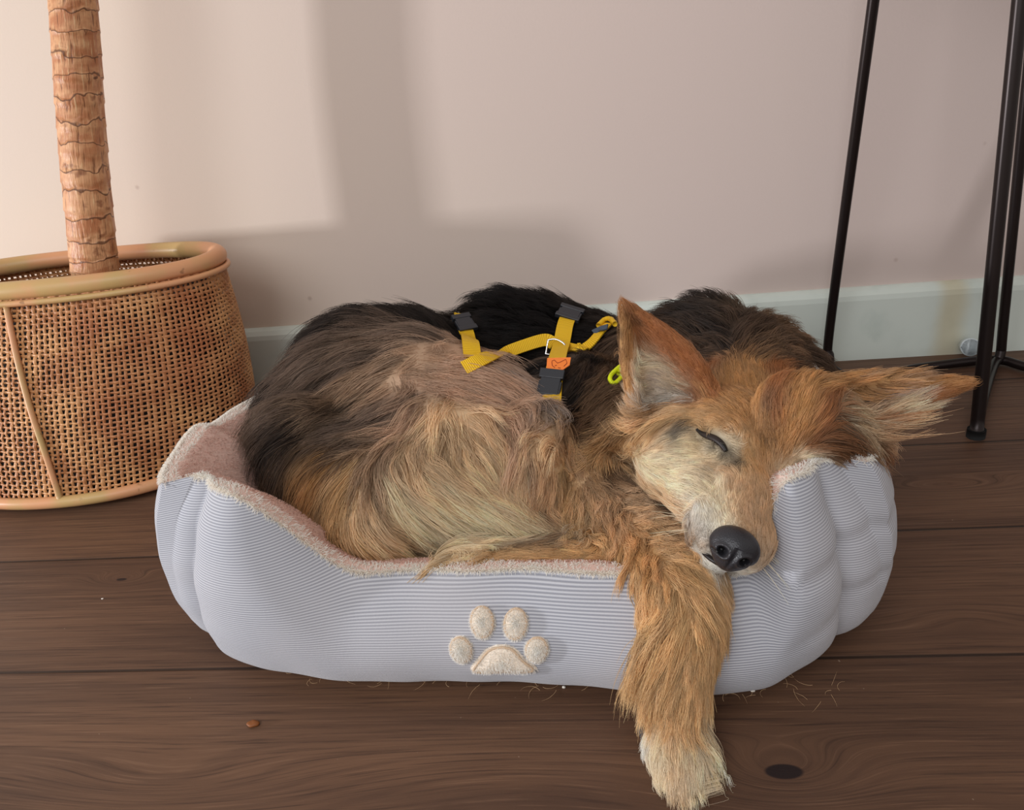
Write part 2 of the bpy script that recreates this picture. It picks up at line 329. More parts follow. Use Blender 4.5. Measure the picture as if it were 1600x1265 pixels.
for i, u in enumerate(UU):
    s_ = i/NU*LOOP; ds = min(abs((s_-q+LOOP/2) % LOOP-LOOP/2) for q in seamP)
    pil = 1-math.exp(-ds/.020)                       # pillow between the corner seams
    pil2 = .5+.5*pil
    H = Hs[i]; row = []; prof = []
    for v in np.linspace(0, 1, 34):
        zz = H*v; bul = .030*math.sin(PI*min(1, v*.96+.02))**.7*pil2 - .011*(1-pil)
        und = .030*(1-min(1, v/.18))**2               # tucks under at the floor
        side = abs(path(u)[0]) > BA*.93; lean = (.030 if not side else .004)*v**2.2
        wr = .0022*math.sin(s_*95+v*5)*math.exp(-v/.12)+.0016*math.sin(s_*61+1.7*math.sin(v*9))*math.exp(-(1-v)/.25)+.0014*math.exp(-ds/.03)*math.sin(v*26+s_*4)
        # creases in the tall right front corner
        wx = path(u)[0]+BX
        if path(u)[1] < -.1 and wx > .08: wr -= .0035*math.exp(-((zz-.115-.15*(wx-.15))/.006)**2)*sstep(.10, .16, wx)+.003*math.exp(-((zz-.062-.25*(wx-.15))/.006)**2)*sstep(.12, .2, wx)
        off = und+lean-bul-wr*1.0; p = path(u, off); row.append((p[0]+BX, p[1]+BY, zz+.001)); 
    OUT.append(row)
    irow = [row[-1]]
    thick = .085 if H > .14 else .06
    for v in np.linspace(0, 1, 26)[1:]:
        off = (.030 if not (abs(path(u)[0]) > BA*.93) else .004)-.002+thick*(v**.8)+.004*math.sin(PI*v); zz = H+.003*math.sin(PI*min(1, v*6))-(H-.052)*v**1.5
        p = path(u, off+.0015*math.sin(s_*50+v*7)); irow.append((p[0]+BX, p[1]+BY, zz))
    INN.append(irow)
bed = empty('dog_bed', (BX, BY, 0)); tag(bed, 'pale grey corduroy dog bed with pink plush lining and a paw motif', 'dog bed')
b = MB(); b.grid(OUT, cu=True); me = b.mesh(); me_uv = me.uv_layers.new(name='uv')
vs = np.array(b.v).reshape(NU, 34, 3); al = np.concatenate([np.zeros((NU, 1)), np.cumsum(np.linalg.norm(np.diff(vs, axis=1), axis=2), axis=1)], axis=1)
# ribs run level near the floor, follow the rim near the top
zf = np.array([[Hs[i]*v for v in np.linspace(0, 1, 34)] for i in range(NU)]); 
for pl in me.polygons:
    for li, vi in zip(pl.loop_indices, pl.vertices):
        i, j = divmod(vi, 34); me_uv.data[li].uv = (i/NU*LOOP, zf[i, j]*1.08)
link('outer_cover', me, CORD, bed)
OUTBVH = BVHTree.FromPolygons([tuple(v) for v in b.v], b.f)
b = MB(); b.grid(INN, cu=True); inn = b.build('inner_lining', PLUSH, bed)
INNV = np.array(b.v).reshape(NU, 26, 3)
b = MB(); g_ = []
for r_ in np.linspace(1, 0.02, 14): g_.append([(BX+(path(u, .09)[0])*r_, BY+(path(u, .09)[1])*r_, .050+.018*(1-r_**4)) for u in UU[::4]])
b.grid(g_, cv=True); b.build('cushion', PLUSH, bed)
# paw motif
PATCH = []
def patch(name, poly, puff, mat, parent, edge=None, off=.0015):
    poly = np.array(poly, float); c_ = poly.mean(0); n = 40; cur = spline(poly, n, closed=True); rows = []; edg = []
    for k, r_ in enumerate(np.linspace(1, 0.03, 9)):
        row = []
        for q in cur:
            p = c_+(q-c_)*r_; d = Vector(ray(*p)); h, nn, _, _ = OUTBVH.ray_cast(Vector(CAM), d)
            if h is None: h = Vector(at(p[0], p[1], .5)); nn = Vector((0, -1, 0))
            nn = nn if nn.dot(d) < 0 else -nn
            row.append(tuple(h+nn*(off+puff*(1-r_**3)+(0 if k else -off)+.0004*math.sin(p[0]*2)*math.sin(p[1]*1.7))))
        rows.append(row)
    bb = MB(); bb.grid(rows, cv=True); o = bb.build(name, mat, parent)
    PATCH.append((np.array(rows), o)); bb = MB(); bb.tube(np.array(rows[1]), .0011, 8, closed=True); link('stitching', bb.mesh(), edge, o)
    return o
CREAM = simple('cream_plush', srgb(236, 222, 205), .95, noise=.12, nscale=500); TAN = simple('tan_stitch', srgb(204, 178, 150), .9)
def ell(cx, cy, a, b_, rot=0): return [(cx+a*math.cos(t_)*math.cos(rot)-b_*math.sin(t_)*math.sin(rot), cy+a*math.cos(t_)*math.sin(rot)+b_*math.sin(t_)*math.cos(rot)) for t_ in np.linspace(0, 2*PI, 12, endpoint=False)]
for e_ in ((754, 971, 19, 26, -.1), (806, 974, 19, 26, .1), (721, 1013, 17, 21, -.35), (839, 1013, 18, 20, .3)):
    patch('toe_patch', ell(*e_), .004, CREAM, bed, TAN)
patch('pad_patch', [(735, 1046), (745, 1030), (762, 1012), (785, 1006), (805, 1012), (820, 1028), (840, 1044), (820, 1048), (790, 1047), (760, 1048)], .004, CREAM, bed, TAN)

# ------------------------------------------------------------------ dog: one continuous body
dog = empty('dog', (-.08, .80, .05)); tag(dog, 'long haired tan and black dog asleep, curled in the grey bed', 'dog')
def nrm(v): v = np.asarray(v, float); return v/np.linalg.norm(v)
SPH = []                          # (centre, radius) spheres and ellipsoids making the body
def chain(pts, step=.35):
    """pts: (px, py, Y, r) joints seen in the photo, with their distance Y; swept as a tapering limb"""
    P = [(at(a, b_, Y), r) for a, b_, Y, r in pts]
    for (p, r), (q, r2) in zip(P[:-1], P[1:]):
        n = max(2, int(np.linalg.norm(q-p)/(min(r, r2)*step)))
        for k in range(n+1): t_ = k/n; SPH.append((p+(q-p)*t_, r+(r2-r)*t_, None))
# trunk curled round the back of the bed
chain([(575, 600, .88, .095), (640, 605, .93, .105), (740, 615, .98, .098), (840, 600, .97, .100), (940, 610, .95, .095), (1020, 620, .90, .090)])
chain([(790, 535, 1.00, .065), (850, 540, 1.0, .065), (930, 560, .98, .06)])
chain([(500, 660, .80, .075), (560, 620, .88, .095)])
# neck
chain([(1000, 610, .90, .085), (1090, 585, .86, .078), (1150, 590, .80, .070), (1180, 640, .70, .06)])
chain([(1100, 545, .93, .062), (1180, 570, .90, .062), (1225, 610, .84, .055)])
# haunch, thigh, knee
chain([(560, 640, .82, .095), (660, 640, .80, .095), (740, 650, .78, .075), (800, 670, .76, .055)])
chain([(520, 760, .70, .075), (600, 770, .69, .085), (700, 770, .67, .060), (790, 800, .645, .040), (850, 835, .63, .028)])
chain([(640, 700, .74, .08), (740, 720, .70, .065), (800, 760, .66, .035)])
chain([(470, 690, .72, .05), (500, 800, .66, .045), (580, 830, .625, .045)])
# hind paw tucked against the chest
chain([(840, 680, .70, .035), (835, 730, .66, .034), (835, 765, .645, .026)])
# chest and upper foreleg
chain([(900, 660, .82, .085), (960, 700, .76, .075), (1010, 750, .72, .055)])
chain([(880, 720, .72, .055), (930, 770, .68, .050), (980, 825, .62, .045), (1040, 880, .555, .042), (1068, 925, .51, .036), (1072, 975, .485, .031), (1066, 1030, .470, .026), (1060, 1080, .455, .0235)])
# wrist, paw and toes reaching the floor
chain([(1062, 1080, .455, .0235), (1056, 1130, .447, .0235), (1054, 1175, .432, .0245)])
for tx, ty, tY, r_ in ((1045, 1222, .405, .0115), (1062, 1236, .398, .012), (1079, 1236, .400, .012), (1092, 1222, .409, .0105)):
    chain([(tx-2, ty-50, tY+.018, r_*1.1), (tx, ty, tY, r_)])
# other foreleg folded along the front rim
chain([(1040, 830, .60, .035), (940, 872, .575, .022), (840, 876, .568, .018), (720, 876, .562, .015), (690, 884, .555, .012)])
chain([(1100, 830, .58, .030), (1040, 815, .60, .032)])

# head frame
HO = at(1190, 702, .575); NO = at(1172, 830, .468)
HF = nrm(NO-HO); HU = nrm((-FWD) + .25*UP); HU = nrm(HU-HF*(HU@HF)); HR = np.cross(HF, HU)
if HR@RT < 0: HR = -HR
HR = nrm(HR - UP*0.0); S_ = np.linalg.norm(NO-HO)/.108
def hp(x, y, z): return HO+(HR*x+HF*y+HU*z)*S_
def hell(c, r, tilt=0):
    M = np.stack([HR*r[0], HF*r[1], HU*r[2]], 1)*S_; SPH.append((hp(*c), None, M))
hell((0, -.045, -.036), (.062, .072, .050)); hell((0, -.085, -.045), (.058, .055, .048))
hell((0, -.020, -.030), (.050, .055, .040))
for s_ in (-1, 1):
    hell((s_*.048, -.025, -.055), (.038, .055, .040)); hell((s_*.024, -.012, -.008), (.022, .026, .016))
    hell((s_*.030, .012, -.048), (.026, .045, .028)); hell((s_*.017, .066, -.040), (.018, .030, .020))
for t_ in np.linspace(0, 1, 12):
    hell((0, .0+.082*t_, -.016-.012*t_), (.030-.014*t_, .022, .018-.006*t_)); hell((0, .072*t_, -.038-.008*t_), (.034-.012*t_, .022, .024-.007*t_))
hell((0, .058, -.058), (.017, .035, .012))
chain([(1250, 650, .60, .040), (1315, 688, .605, .026)])
chain([(1315, 688, .605, .026), (1345, 700, .615, .020)])
# ears: thick curved leaves
def ear(eR, eL, depth, n=26, thick=.0045):
    a = spline([at(*q) for q in eR], n); b_ = spline([at(*q) for q in eL], n); m = 21
    P = np.zeros((n, m, 3))
    for i in range(n):
        v = i/(n-1); wd = np.linalg.norm(a[i]-b_[i])
        for j in range(m):
            u = j/(m-1); base = a[i]*(1-u)+b_[i]*u; P[i, j] = base+FWD*(depth*wd*4*u*(1-u))
    for i in range(n):
        for j in range(m): SPH.append((P[i, j], thick*(1.25-.35*i/(n-1)), None))
    return P
EARL = ear([(1118, 612, .650), (1080, 548, .66), (1030, 508, .675), (982, 478, .69)], [(1010, 668, .640), (985, 610, .655), (972, 540, .675), (974, 474, .69)], .40)
EARR = ear([(1268, 596, .640), (1340, 598, .625), (1430, 594, .61), (1512, 594, .60)], [(1318, 694, .600), (1370, 672, .595), (1440, 632, .595), (1514, 600, .60)], .34)

ICO = bmesh.new(); bmesh.ops.create_icosphere(ICO, subdivisions=3, radius=1); IV = np.array([v.co[:] for v in ICO.verts]); IF = np.array([[v.index for v in f_.verts] for f_ in ICO.faces]); ICO.free()
ICO = bmesh.new(); bmesh.ops.create_icosphere(ICO, subdivisions=1, radius=1); JV = np.array([v.co[:] for v in ICO.verts]); JF = np.array([[v.index for v in f_.verts] for f_ in ICO.faces]); ICO.free()
vv, ff, n0 = [], [], 0
for c_, r_, M in SPH:
    v_, f_ = (JV, JF) if (r_ is not None and r_ < .008) else (IV, IF)
    vv.append((v_@M.T if M is not None else v_*r_)+c_); ff.append(f_+n0); n0 += len(v_)
vv = np.concatenate(vv); ff = np.concatenate(ff)
me = bpy.data.meshes.new('tmp'); me.from_pydata(vv.tolist(), [], ff.tolist()); tmp = bpy.data.objects.new('tmp', me); COL.objects.link(tmp)
m = tmp.modifiers.new('r', 'REMESH'); m.mode = 'VOXEL'; m.voxel_size = .0034
m = tmp.modifiers.new('s', 'SMOOTH'); m.iterations = 7; m.factor = .5
bme = bpy.data.meshes.new_from_object(tmp.evaluated_get(bpy.context.evaluated_depsgraph_get()))
bpy.data.objects.remove(tmp); bme.name = 'body'
NVV = len(bme.vertices); V_ = np.zeros(NVV*3); bme.vertices.foreach_get('co', V_); V_ = V_.reshape(-1, 3)
# sculpt: brow furrow, stop, closed eye hollows
L_ = (V_-HO)/S_; hx, hy, hz = L_@HR, L_@HF, L_@HU
disp = -.0035*np.exp(-(hx/.006)**2-((hy+.035)/.032)**2)-.003*np.exp(-(hx/.016)**2-((hy-.012)/.012)**2)
for s_ in (-1, 1): disp += -.0035*np.exp(-((hx-s_*.036)/.012)**2-((hy-.000)/.009)**2)
disp *= np.where(hz > -.05, 1, 0)
V_ = V_+HU*(disp*S_)[:, None]; V_[:, 2] = np.maximum(V_[:, 2], .004)
bme.vertices.foreach_set('co', V_.ravel()); bme.update()
Nn = np.zeros(NVV*3); bme.vertices.foreach_get('normal', Nn); Nn = Nn.reshape(-1, 3)
faces = [tuple(p.vertices) for p in bme.polygons]
BVH = BVHTree.FromPolygons([tuple(v) for v in V_], faces)
def hit(px, py):
    h, n_, _, d_ = BVH.ray_cast(Vector(CAM), Vector(ray(px, py)))
    if h is None:
        h, n_, _, d_ = BVH.find_nearest(Vector(at(px, py, .7))); return None, None
    n_ = np.array(n_); n_ = n_ if n_@ray(px, py) < 0 else -n_
    return np.array(h), n_

# ------------------------------------------------------------------ coat: colour, direction and length of the hair, stroke by stroke
C = {k: np.array(srgb(*v)) for k, v in dict(black=(32, 28, 28), soot=(56, 47, 42), dbrown=(98, 76, 60), brown=(140, 110, 84), greyb=(120, 100, 86), taupe=(192, 160, 130),
     beige=(244, 212, 170), rose=(226, 188, 158), pale=(255, 236, 200), cream=(255, 240, 210), white=(252, 250, 242), orange=(214, 164, 106), gold=(232, 192, 138),
     rust=(186, 122, 74), tan=(226, 188, 146), grey=(96, 94, 92), lilac=(214, 198, 188)).items()}
ST = []   # (region, colour, length m, lift, curl, [(px, py)...])
def S(reg, col, ln, lift, curl, *pts): ST.append((reg, col, ln, lift, curl, pts))
B = 'body_fur'
# rump, dark, streaming to the left and down
S(B, 'soot', .055, .25, .3, (700, 520), (640, 492), (580, 492))
S(B, 'greyb', .060, .22, .3, (690, 530), (600, 512), (520, 530), (450, 590))
S(B, 'soot', .060, .22, .3, (580, 500), (500, 520), (450, 570), (420, 630))
S(B, 'greyb', .060, .18, .3, (620, 545), (540, 575), (480, 625), (420, 670))
S(B, 'soot', .055, .18, .3, (560, 610), (500, 650), (440, 690))
S(B, 'taupe', .060, .18, .4, (640, 560), (560, 600), (500, 650))
S(B, 'taupe', .060, .2, .4, (690, 548), (620, 560), (570, 590))
S(B, 'greyb', .050, .16, .4, (650, 620), (590, 650), (530, 680))
S(B, 'dbrown', .045, .16, .5, (640, 680), (580, 690), (520, 700))
S(B, 'soot', .05, .2, .3, (740, 520), (700, 512), (660, 505))
# haunch, rosy beige, combed to the right with a whorl
S(B, 'rose', .055, .20, .5, (650, 555), (710, 545), (770, 560), (820, 600))
S(B, 'rose', .060, .22, .5, (700, 570), (760, 580), (815, 615), (845, 660))
S(B, 'lilac', .055, .25, .5, (790, 575), (830, 605), (855, 650))
S(B, 'rose', .045, .18, .8, (640, 590), (690, 600), (740, 620), (790, 650))
S(B, 'rose', .045, .18, .9, (640, 610), (640, 650), (625, 690))
S(B, 'beige', .050, .18, .9, (690, 630), (690, 680), (705, 740))
S(B, 'beige', .050, .18, .9, (740, 630), (760, 680), (790, 730))
S(B, 'rose', .050, .18, .8, (780, 640), (810, 690), (830, 720))
S(B, 'beige', .045, .18, .9, (640, 680), (640, 720), (660, 760))
S(B, 'taupe', .045, .18, .9, (600, 690), (585, 720), (590, 760))
# lower thigh and hock, long pale hair sweeping right
S(B, 'orange', .045, .15, .3, (520, 710), (490, 750), (475, 800))
S(B, 'gold', .050, .15, .3, (560, 730), (530, 780), (540, 830), (580, 860))
S(B, 'dbrown', .050, .18, .2, (450, 700), (435, 760), (445, 820))
S(B, 'brown', .050, .16, .2, (480, 760), (470, 810), (490, 860))
S(B, 'tan', .050, .14, .3, (500, 790), (510, 840), (545, 870))
S(B, 'beige', .055, .14, .3, (570, 760), (580, 820), (640, 860))
S(B, 'pale', .060, .14, .3, (600, 730), (640, 790), (710, 830), (780, 850))
S(B, 'pale', .060, .14, .3, (650, 770), (720, 800), (800, 830), (860, 845))
S(B, 'pale', .055, .14, .3, (680, 730), (740, 775), (810, 810), (860, 835))
S(B, 'beige', .050, .14, .3, (720, 740), (780, 780), (840, 810))
S(B, 'pale', .050, .12, .3, (600, 840), (680, 860), (760, 865))
S(B, 'brown', .035, .12, .3, (780, 852), (830, 850), (870, 850))
# hind paw
S('hind_paw_fur', 'beige', .040, .2, .4, (850, 670), (820, 710), (800, 750))
S('hind_paw_fur', 'tan', .040, .2, .4, (865, 680), (850, 730), (835, 780))
S('hind_paw_fur', 'pale', .030, .2, .3, (820, 720), (805, 750), (815, 785))
S('hind_paw_fur', 'tan', .030, .15, .3, (860, 740), (850, 770), (835, 792))
# back, black, then brown behind the neck
S(B, 'black', .042, 1.0, .3, (880, 500), (830, 485), (780, 470))
S(B, 'black', .036, .7, .3, (880, 530), (820, 515), (760, 510))
S(B, 'black', .030, .3, .3, (860, 570), (800, 560), (760, 560))
S(B, 'black', .030, .2, .3, (880, 590), (850, 620), (840, 650))
S(B, 'black', .030, .2, .3, (930, 560), (915, 610), (895, 650))
S(B, 'black', .030, .25, .3, (970, 520), (930, 520), (900, 530))
S(B, 'black', .030, .2, .3, (920, 620), (900, 650), (890, 665))
S(B, 'soot', .035, .3, .3, (1000, 500), (960, 495), (920, 495))
S(B, 'soot', .03, .3, .3, (760, 545), (730, 530), (710, 520))
N = 'neck_fur'
S(N, 'soot', .040, .9, .3, (1090, 520), (1070, 490), (1050, 470))
S(N, 'soot', .036, .9, .3, (1140, 540), (1110, 500), (1095, 468))
S(N, 'dbrown', .034, .5, .3, (1150, 540), (1170, 510), (1185, 490))
S(N, 'brown', .032, .45, .3, (1190, 560), (1215, 530), (1240, 520))
S(N, 'dbrown', .030, .45, .3, (1220, 560), (1250, 550), (1275, 570))
S(N, 'dbrown', .035, .4, .3, (1120, 560), (1090, 540), (1060, 510))
S(N, 'brown', .045, .18, .4, (970, 550), (945, 590), (925, 640))
S(N, 'dbrown', .040, .2, .4, (960, 530), (940, 550), (930, 570))
S(N, 'brown', .045, .18, .4, (960, 620), (930, 660), (900, 690))
S(N, 'gold', .055, .2, .3, (1000, 650), (960, 680), (925, 720))
S(N, 'brown', .040, .18, .4, (960, 700), (950, 740), (960, 780))
S(N, 'dbrown', .03, .15, .4, (985, 740), (1000, 780), (1030, 800))
# chest tufts, upper foreleg
L = 'foreleg_fur'
S(N, 'beige', .045, .45, .5, (870, 720), (855, 680), (845, 645))
S(N, 'tan', .040, .4, .6, (910, 740), (895, 700), (885, 670))
S(L, 'gold', .028, .35, 1.6, (880, 740), (890, 790), (900, 830))
S(L, 'tan', .026, .35, 1.7, (920, 740), (950, 780), (970, 820))
S(L, 'gold', .026, .35, 1.7, (900, 800), (930, 840), (960, 870))
S(L, 'tan', .026, .35, 1.6, (960, 760), (1000, 800), (1040, 850))
S(L, 'orange', .026, .3, 1.6, (960, 810), (1000, 850), (1030, 890))
S(L, 'gold', .024, .3, 1.4, (1010, 820), (1050, 860), (1090, 900))
S(L, 'gold', .030, .25, 1.3, (1000, 880), (1030, 920), (1040, 960))
S(L, 'gold', .024, .22, .9, (1060, 880), (1090, 930), (1110, 980))
S(L, 'gold', .022, .16, .5, (1110, 920), (1120, 980), (1120, 1040), (1110, 1090))
S(L, 'gold', .050, .7, .6, (980, 890), (985, 930), (975, 980))
S(L, 'gold', .055, .7, .4, (1050, 965), (1015, 990), (985, 1005))
S(L, 'gold', .045, .22, .4, (1070, 960), (1060, 1010), (1030, 1060))
S(L, 'gold', .024, .18, .4, (1090, 980), (1085, 1040), (1070, 1090))
S(L, 'gold', .020, .15, .3, (1050, 1060), (1040, 1100), (1030, 1130))
S(L, 'gold', .025, .12, .3, (1095, 1080), (1085, 1120), (1085, 1150))
S(L, 'gold', .016, .12, .3, (1060, 1100), (1055, 1140), (1055, 1170))
S(L, 'white', .016, .2, .2, (1015, 1075), (1005, 1100), (1015, 1140))
S(L, 'cream', .013, .15, .3, (1035, 1130), (1035, 1170), (1040, 1210))
S(L, 'cream', .013, .14, .3, (1065, 1150), (1065, 1190), (1065, 1235))
S(L, 'cream', .014, .15, .3, (1085, 1150), (1085, 1195), (1085, 1240))
S(L, 'cream', .035, .3, .2, (1095, 1130), (1105, 1170), (1120, 1200))
S(L, 'tan', .010, .1, .2, (1053, 1195), (1054, 1220), (1055, 1240))
S(L, 'tan', .010, .1, .2, (1070, 1190), (1071, 1215), (1071, 1240))
S(L, 'cream', .012, .1, .2, (1045, 1215), (1050, 1235), (1055, 1250))
S(L, 'cream', .014, .1, .2, (1085, 1215), (1080, 1235), (1078, 1250))
# folded foreleg along the rim
S(L, 'gold', .030, .2, .5, (960, 868), (880, 866), (800, 868), (720, 872))
S(L, 'gold', .060, .5, .3, (720, 872), (690, 885), (675, 925))
S(L, 'brown', .020, .15, .3, (1060, 810), (1085, 820), (1110, 840))
S(L, 'tan', .020, .15, .3, (1040, 815), (1070, 830), (1100, 850))
# head
H_ = 'head_fur'
S(H_, 'tan', .007, .10, .1, (1165, 815), (1170, 780), (1180, 745))
S(H_, 'tan', .007, .10, .1, (1195, 820), (1205, 790), (1210, 750))
S(H_, 'cream', .008, .12, .1, (1120, 830), (1110, 800), (1100, 770))
S(H_, 'white', .008, .12, .1, (1108, 820), (1098, 795), (1088, 775))
S(H_, 'white', .008, .12, .1, (1122, 845), (1115, 820), (1110, 800))
S(H_, 'white', .008, .12, .1, (1110, 855), (1095, 830), (1085, 805))
S(H_, 'white', .008, .12, .1, (1125, 880), (1100, 870), (1088, 850))
S(H_, 'white', .006, .1, .1, (1150, 893), (1130, 885), (1120, 880))
S(H_, 'cream', .008, .1, .1, (1140, 810), (1130, 780), (1125, 755))
S(H_, 'tan', .008, .10, .1, (1215, 840), (1222, 800), (1225, 760))
S(H_, 'tan', .010, .12, .1, (1150, 760), (1140, 735), (1120, 725))
S(H_, 'gold', .010, .12, .1, (1175, 745), (1172, 715), (1165, 685))
S(H_, 'orange', .011, .12, .1, (1190, 740), (1195, 700), (1200, 660))
S(H_, 'orange', .013, .14, .1, (1165, 680), (1155, 640), (1145, 600))
S(H_, 'brown', .011, .12, .1, (1200, 690), (1203, 655), (1206, 625))
S(H_, 'rust', .014, .14, .1, (1215, 655), (1210, 620), (1215, 580))
S(H_, 'orange', .014, .14, .1, (1180, 650), (1180, 610), (1175, 575))
S(H_, 'orange', .013, .14, .1, (1225, 720), (1240, 680), (1255, 640))
S(H_, 'cream', .009, .12, .1, (1225, 735), (1240, 722), (1250, 712))
S(H_, 'orange', .015, .14, .1, (1240, 660), (1255, 620), (1260, 590))
S(H_, 'rust', .016, .16, .1, (1270, 690), (1290, 660), (1300, 630))
S(H_, 'orange', .013, .12, .1, (1140, 665), (1120, 640), (1105, 610))
S(H_, 'rust', .015, .14, .1, (1120, 620), (1110, 595), (1110, 575))
S(H_, 'gold', .013, .12, .1, (1120, 660), (1095, 645), (1070, 640))
S(H_, 'cream', .010, .12, .1, (1130, 680), (1140, 690), (1150, 690))
S(H_, 'pale', .012, .12, .1, (1100, 690), (1080, 680), (1050, 680))
S(H_, 'cream', .016, .15, .2, (1120, 730), (1080, 720), (1030, 715))
S(H_, 'cream', .018, .17, .2, (1100, 770), (1060, 760), (1015, 745))
S(H_, 'beige', .020, .20, .2, (1080, 790), (1040, 780), (1000, 750))
S(H_, 'pale', .020, .20, .2, (1050, 730), (1010, 720), (990, 715))
S(H_, 'beige', .022, .20, .2, (1040, 690), (1010, 690), (990, 700))
S(H_, 'grey', .010, .12, .1, (1072, 660), (1066, 670), (1062, 678))
S(H_, 'gold', .045, .2, .3, (1060, 650), (1010, 670), (960, 710))
S(H_, 'orange', .045, .2, .3, (1080, 630), (1020, 650), (970, 690))
S(H_, 'soot', .006, .3, .1, (1104, 676), (1116, 684), (1128, 694))
S(H_, 'black', .006, .3, .1, (1122, 694), (1136, 706), (1150, 722))
S(H_, 'gold', .011, .12, .1, (1100, 668), (1092, 655), (1085, 645))
S(H_, 'pale', .012, .12, .1, (1112, 700), (1098, 692), (1085, 690))
S(H_, 'beige', .014, .12, .1, (1050, 660), (1045, 668), (1038, 675))
S(H_, 'pale', .012, .12, .1, (1118, 716), (1105, 712), (1090, 708))
S(H_, 'beige', .008, .10, .1, (1150, 790), (1155, 770), (1160, 750))
# ears
E_ = 'ear_fur'
S(E_, 'rust', .010, .08, .1, (1105, 600), (1070, 550), (1030, 515))
S(E_, 'rust', .010, .08, .1, (1040, 525), (1010, 500), (985, 480))
S(E_, 'orange', .012, .08, .1, (985, 560), (982, 520), (980, 485))
S(E_, 'rust', .014, .1, .1, (1000, 530), (990, 505), (982, 485))
S(E_, 'rust', .012, .08, .1, (1090, 620), (1070, 580), (1050, 550))
S(E_, 'cream', .022, .35, .2, (1050, 575), (1025, 568), (1008, 575))
S(E_, 'cream', .024, .4, .2, (1070, 600), (1035, 597), (1010, 606))
S(E_, 'white', .028, .45, .2, (1075, 625), (1035, 626), (1000, 640))
S(E_, 'lilac', .014, .2, .2, (1040, 600), (1030, 590))
S(E_, 'beige', .028, .3, .2, (1075, 640), (1030, 645), (985, 660))
S(E_, 'orange', .007, .08, .1, (1000, 650), (984, 610), (974, 570), (974, 530), (978, 490))
S(E_, 'orange', .026, .6, .2, (1290, 605), (1320, 595), (1345, 580))
S(E_, 'orange', .034, .7, .2, (1330, 610), (1370, 600), (1410, 588))
S(E_, 'orange', .014, .12, .1, (1420, 605), (1470, 600), (1510, 597))
S(E_, 'rust', .014, .12, .1, (1430, 625), (1470, 612), (1505, 602))
S(E_, 'pale', .034, .3, .2, (1320, 650), (1370, 645), (1420, 640))
S(E_, 'lilac', .030, .3, .2, (1340, 630), (1390, 625), (1430, 620))
S(E_, 'beige', .034, .3, .2, (1325, 665), (1370, 668), (1420, 660))
S(E_, 'dbrown', .055, .5, .2, (1310, 655), (1335, 678), (1352, 700))
S(E_, 'dbrown', .055, .4, .2, (1290, 690), (1320, 695), (1345, 712))
S(E_, 'rust', .055, .5, .2, (1350, 655), (1368, 668), (1380, 685))
S(E_, 'rust', .030, .2, .2, (1300, 690), (1340, 700), (1370, 720))
AP, AD, AN, AL, AF, AU, AC, AR = [], [], [], [], [], [], [], []
REG = []
for reg, col, ln, lift, curl, pts in ST:
    if reg not in REG: REG.append(reg)
    pl = spline(pts, max(3, int(sum(math.dist(a, b_) for a, b_ in zip(pts[:-1], pts[1:]))/14)))
    for k in range(len(pl)):
        a = pl[k]; h, n_ = hit(*a)
        if h is None: continue
        t2 = pl[min(k+1, len(pl)-1)]-pl[max(k-1, 0)]; d = RT*t2[0]-UP*t2[1]; d = d-n_*(d@n_)
        if np.linalg.norm(d) < 1e-6: continue
        AP.append(h); AD.append(nrm(d)); AN.append(n_); AL.append(ln); AF.append(lift); AU.append(curl); AC.append(C[col]); AR.append(REG.index(reg))
AP, AD, AN, AL, AF, AU, AC, AR = map(np.array, (AP, AD, AN, AL, AF, AU, AC, AR))
FD = np.zeros((NVV, 3)); FL = np.zeros(NVV); FF = np.zeros(NVV); FU = np.zeros(NVV); FC = np.zeros((NVV, 3)); FR = np.zeros(NVV, int); FM = np.zeros(NVV)
for i0 in range(0, NVV, 4000):
    sl = slice(i0, min(NVV, i0+4000)); d2 = ((V_[sl, None, :]-AP[None])**2).sum(2); nd = Nn[sl]@AN.T
    wt = (1/(d2+4e-5))**2*(.15+np.clip(nd+.3, 0, 1.3))
    FM[sl] = np.sqrt(d2.min(1)); FR[sl] = AR[np.argmax(wt, 1)]; wt /= wt.sum(1)[:, None]
    FD[sl] = wt@AD; FL[sl] = wt@AL; FF[sl] = wt@AF; FU[sl] = wt@AU; FC[sl] = wt@AC
# the hair grows short round the nose and the lids
L_ = (V_-HO)/S_; hx, hy, hz = L_@HR, L_@HF, L_@HU
EYE = [hp(s_*.036, .002, -.012) for s_ in (-1, 1)]
nosed = np.linalg.norm(V_-hp(0, .104, -.030), axis=1)/S_
FL *= .15+.85*sstep(.018, .034, nosed)
FC = FC*sstep(.012, .022, nosed)[:, None]+C['black']*(1-sstep(.012, .022, nosed))[:, None]
FD = FD-Nn*(FD*Nn).sum(1)[:, None]; FL *= .35+.65*sstep(.15, .6, np.linalg.norm(FD, axis=1)); FD /= np.linalg.norm(FD, axis=1)[:, None]+1e-9
at_c = bme.color_attributes.new('coat', 'FLOAT_COLOR', 'POINT'); at_c.data.foreach_set('color', np.concatenate([FC*.7, np.ones((NVV, 1))], 1).ravel())  # skin darker than the hair: shade between the clumps put into its colour
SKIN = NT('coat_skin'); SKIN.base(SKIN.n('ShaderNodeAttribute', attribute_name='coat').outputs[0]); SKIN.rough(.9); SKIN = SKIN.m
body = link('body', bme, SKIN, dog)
FUR = NT('fur'); a_ = FUR.n('ShaderNodeAttribute', attribute_name='hair_color').outputs[0]; FUR.base(a_); FUR.rough(.5); FUR.b.inputs['Specular IOR Level'].default_value = .25
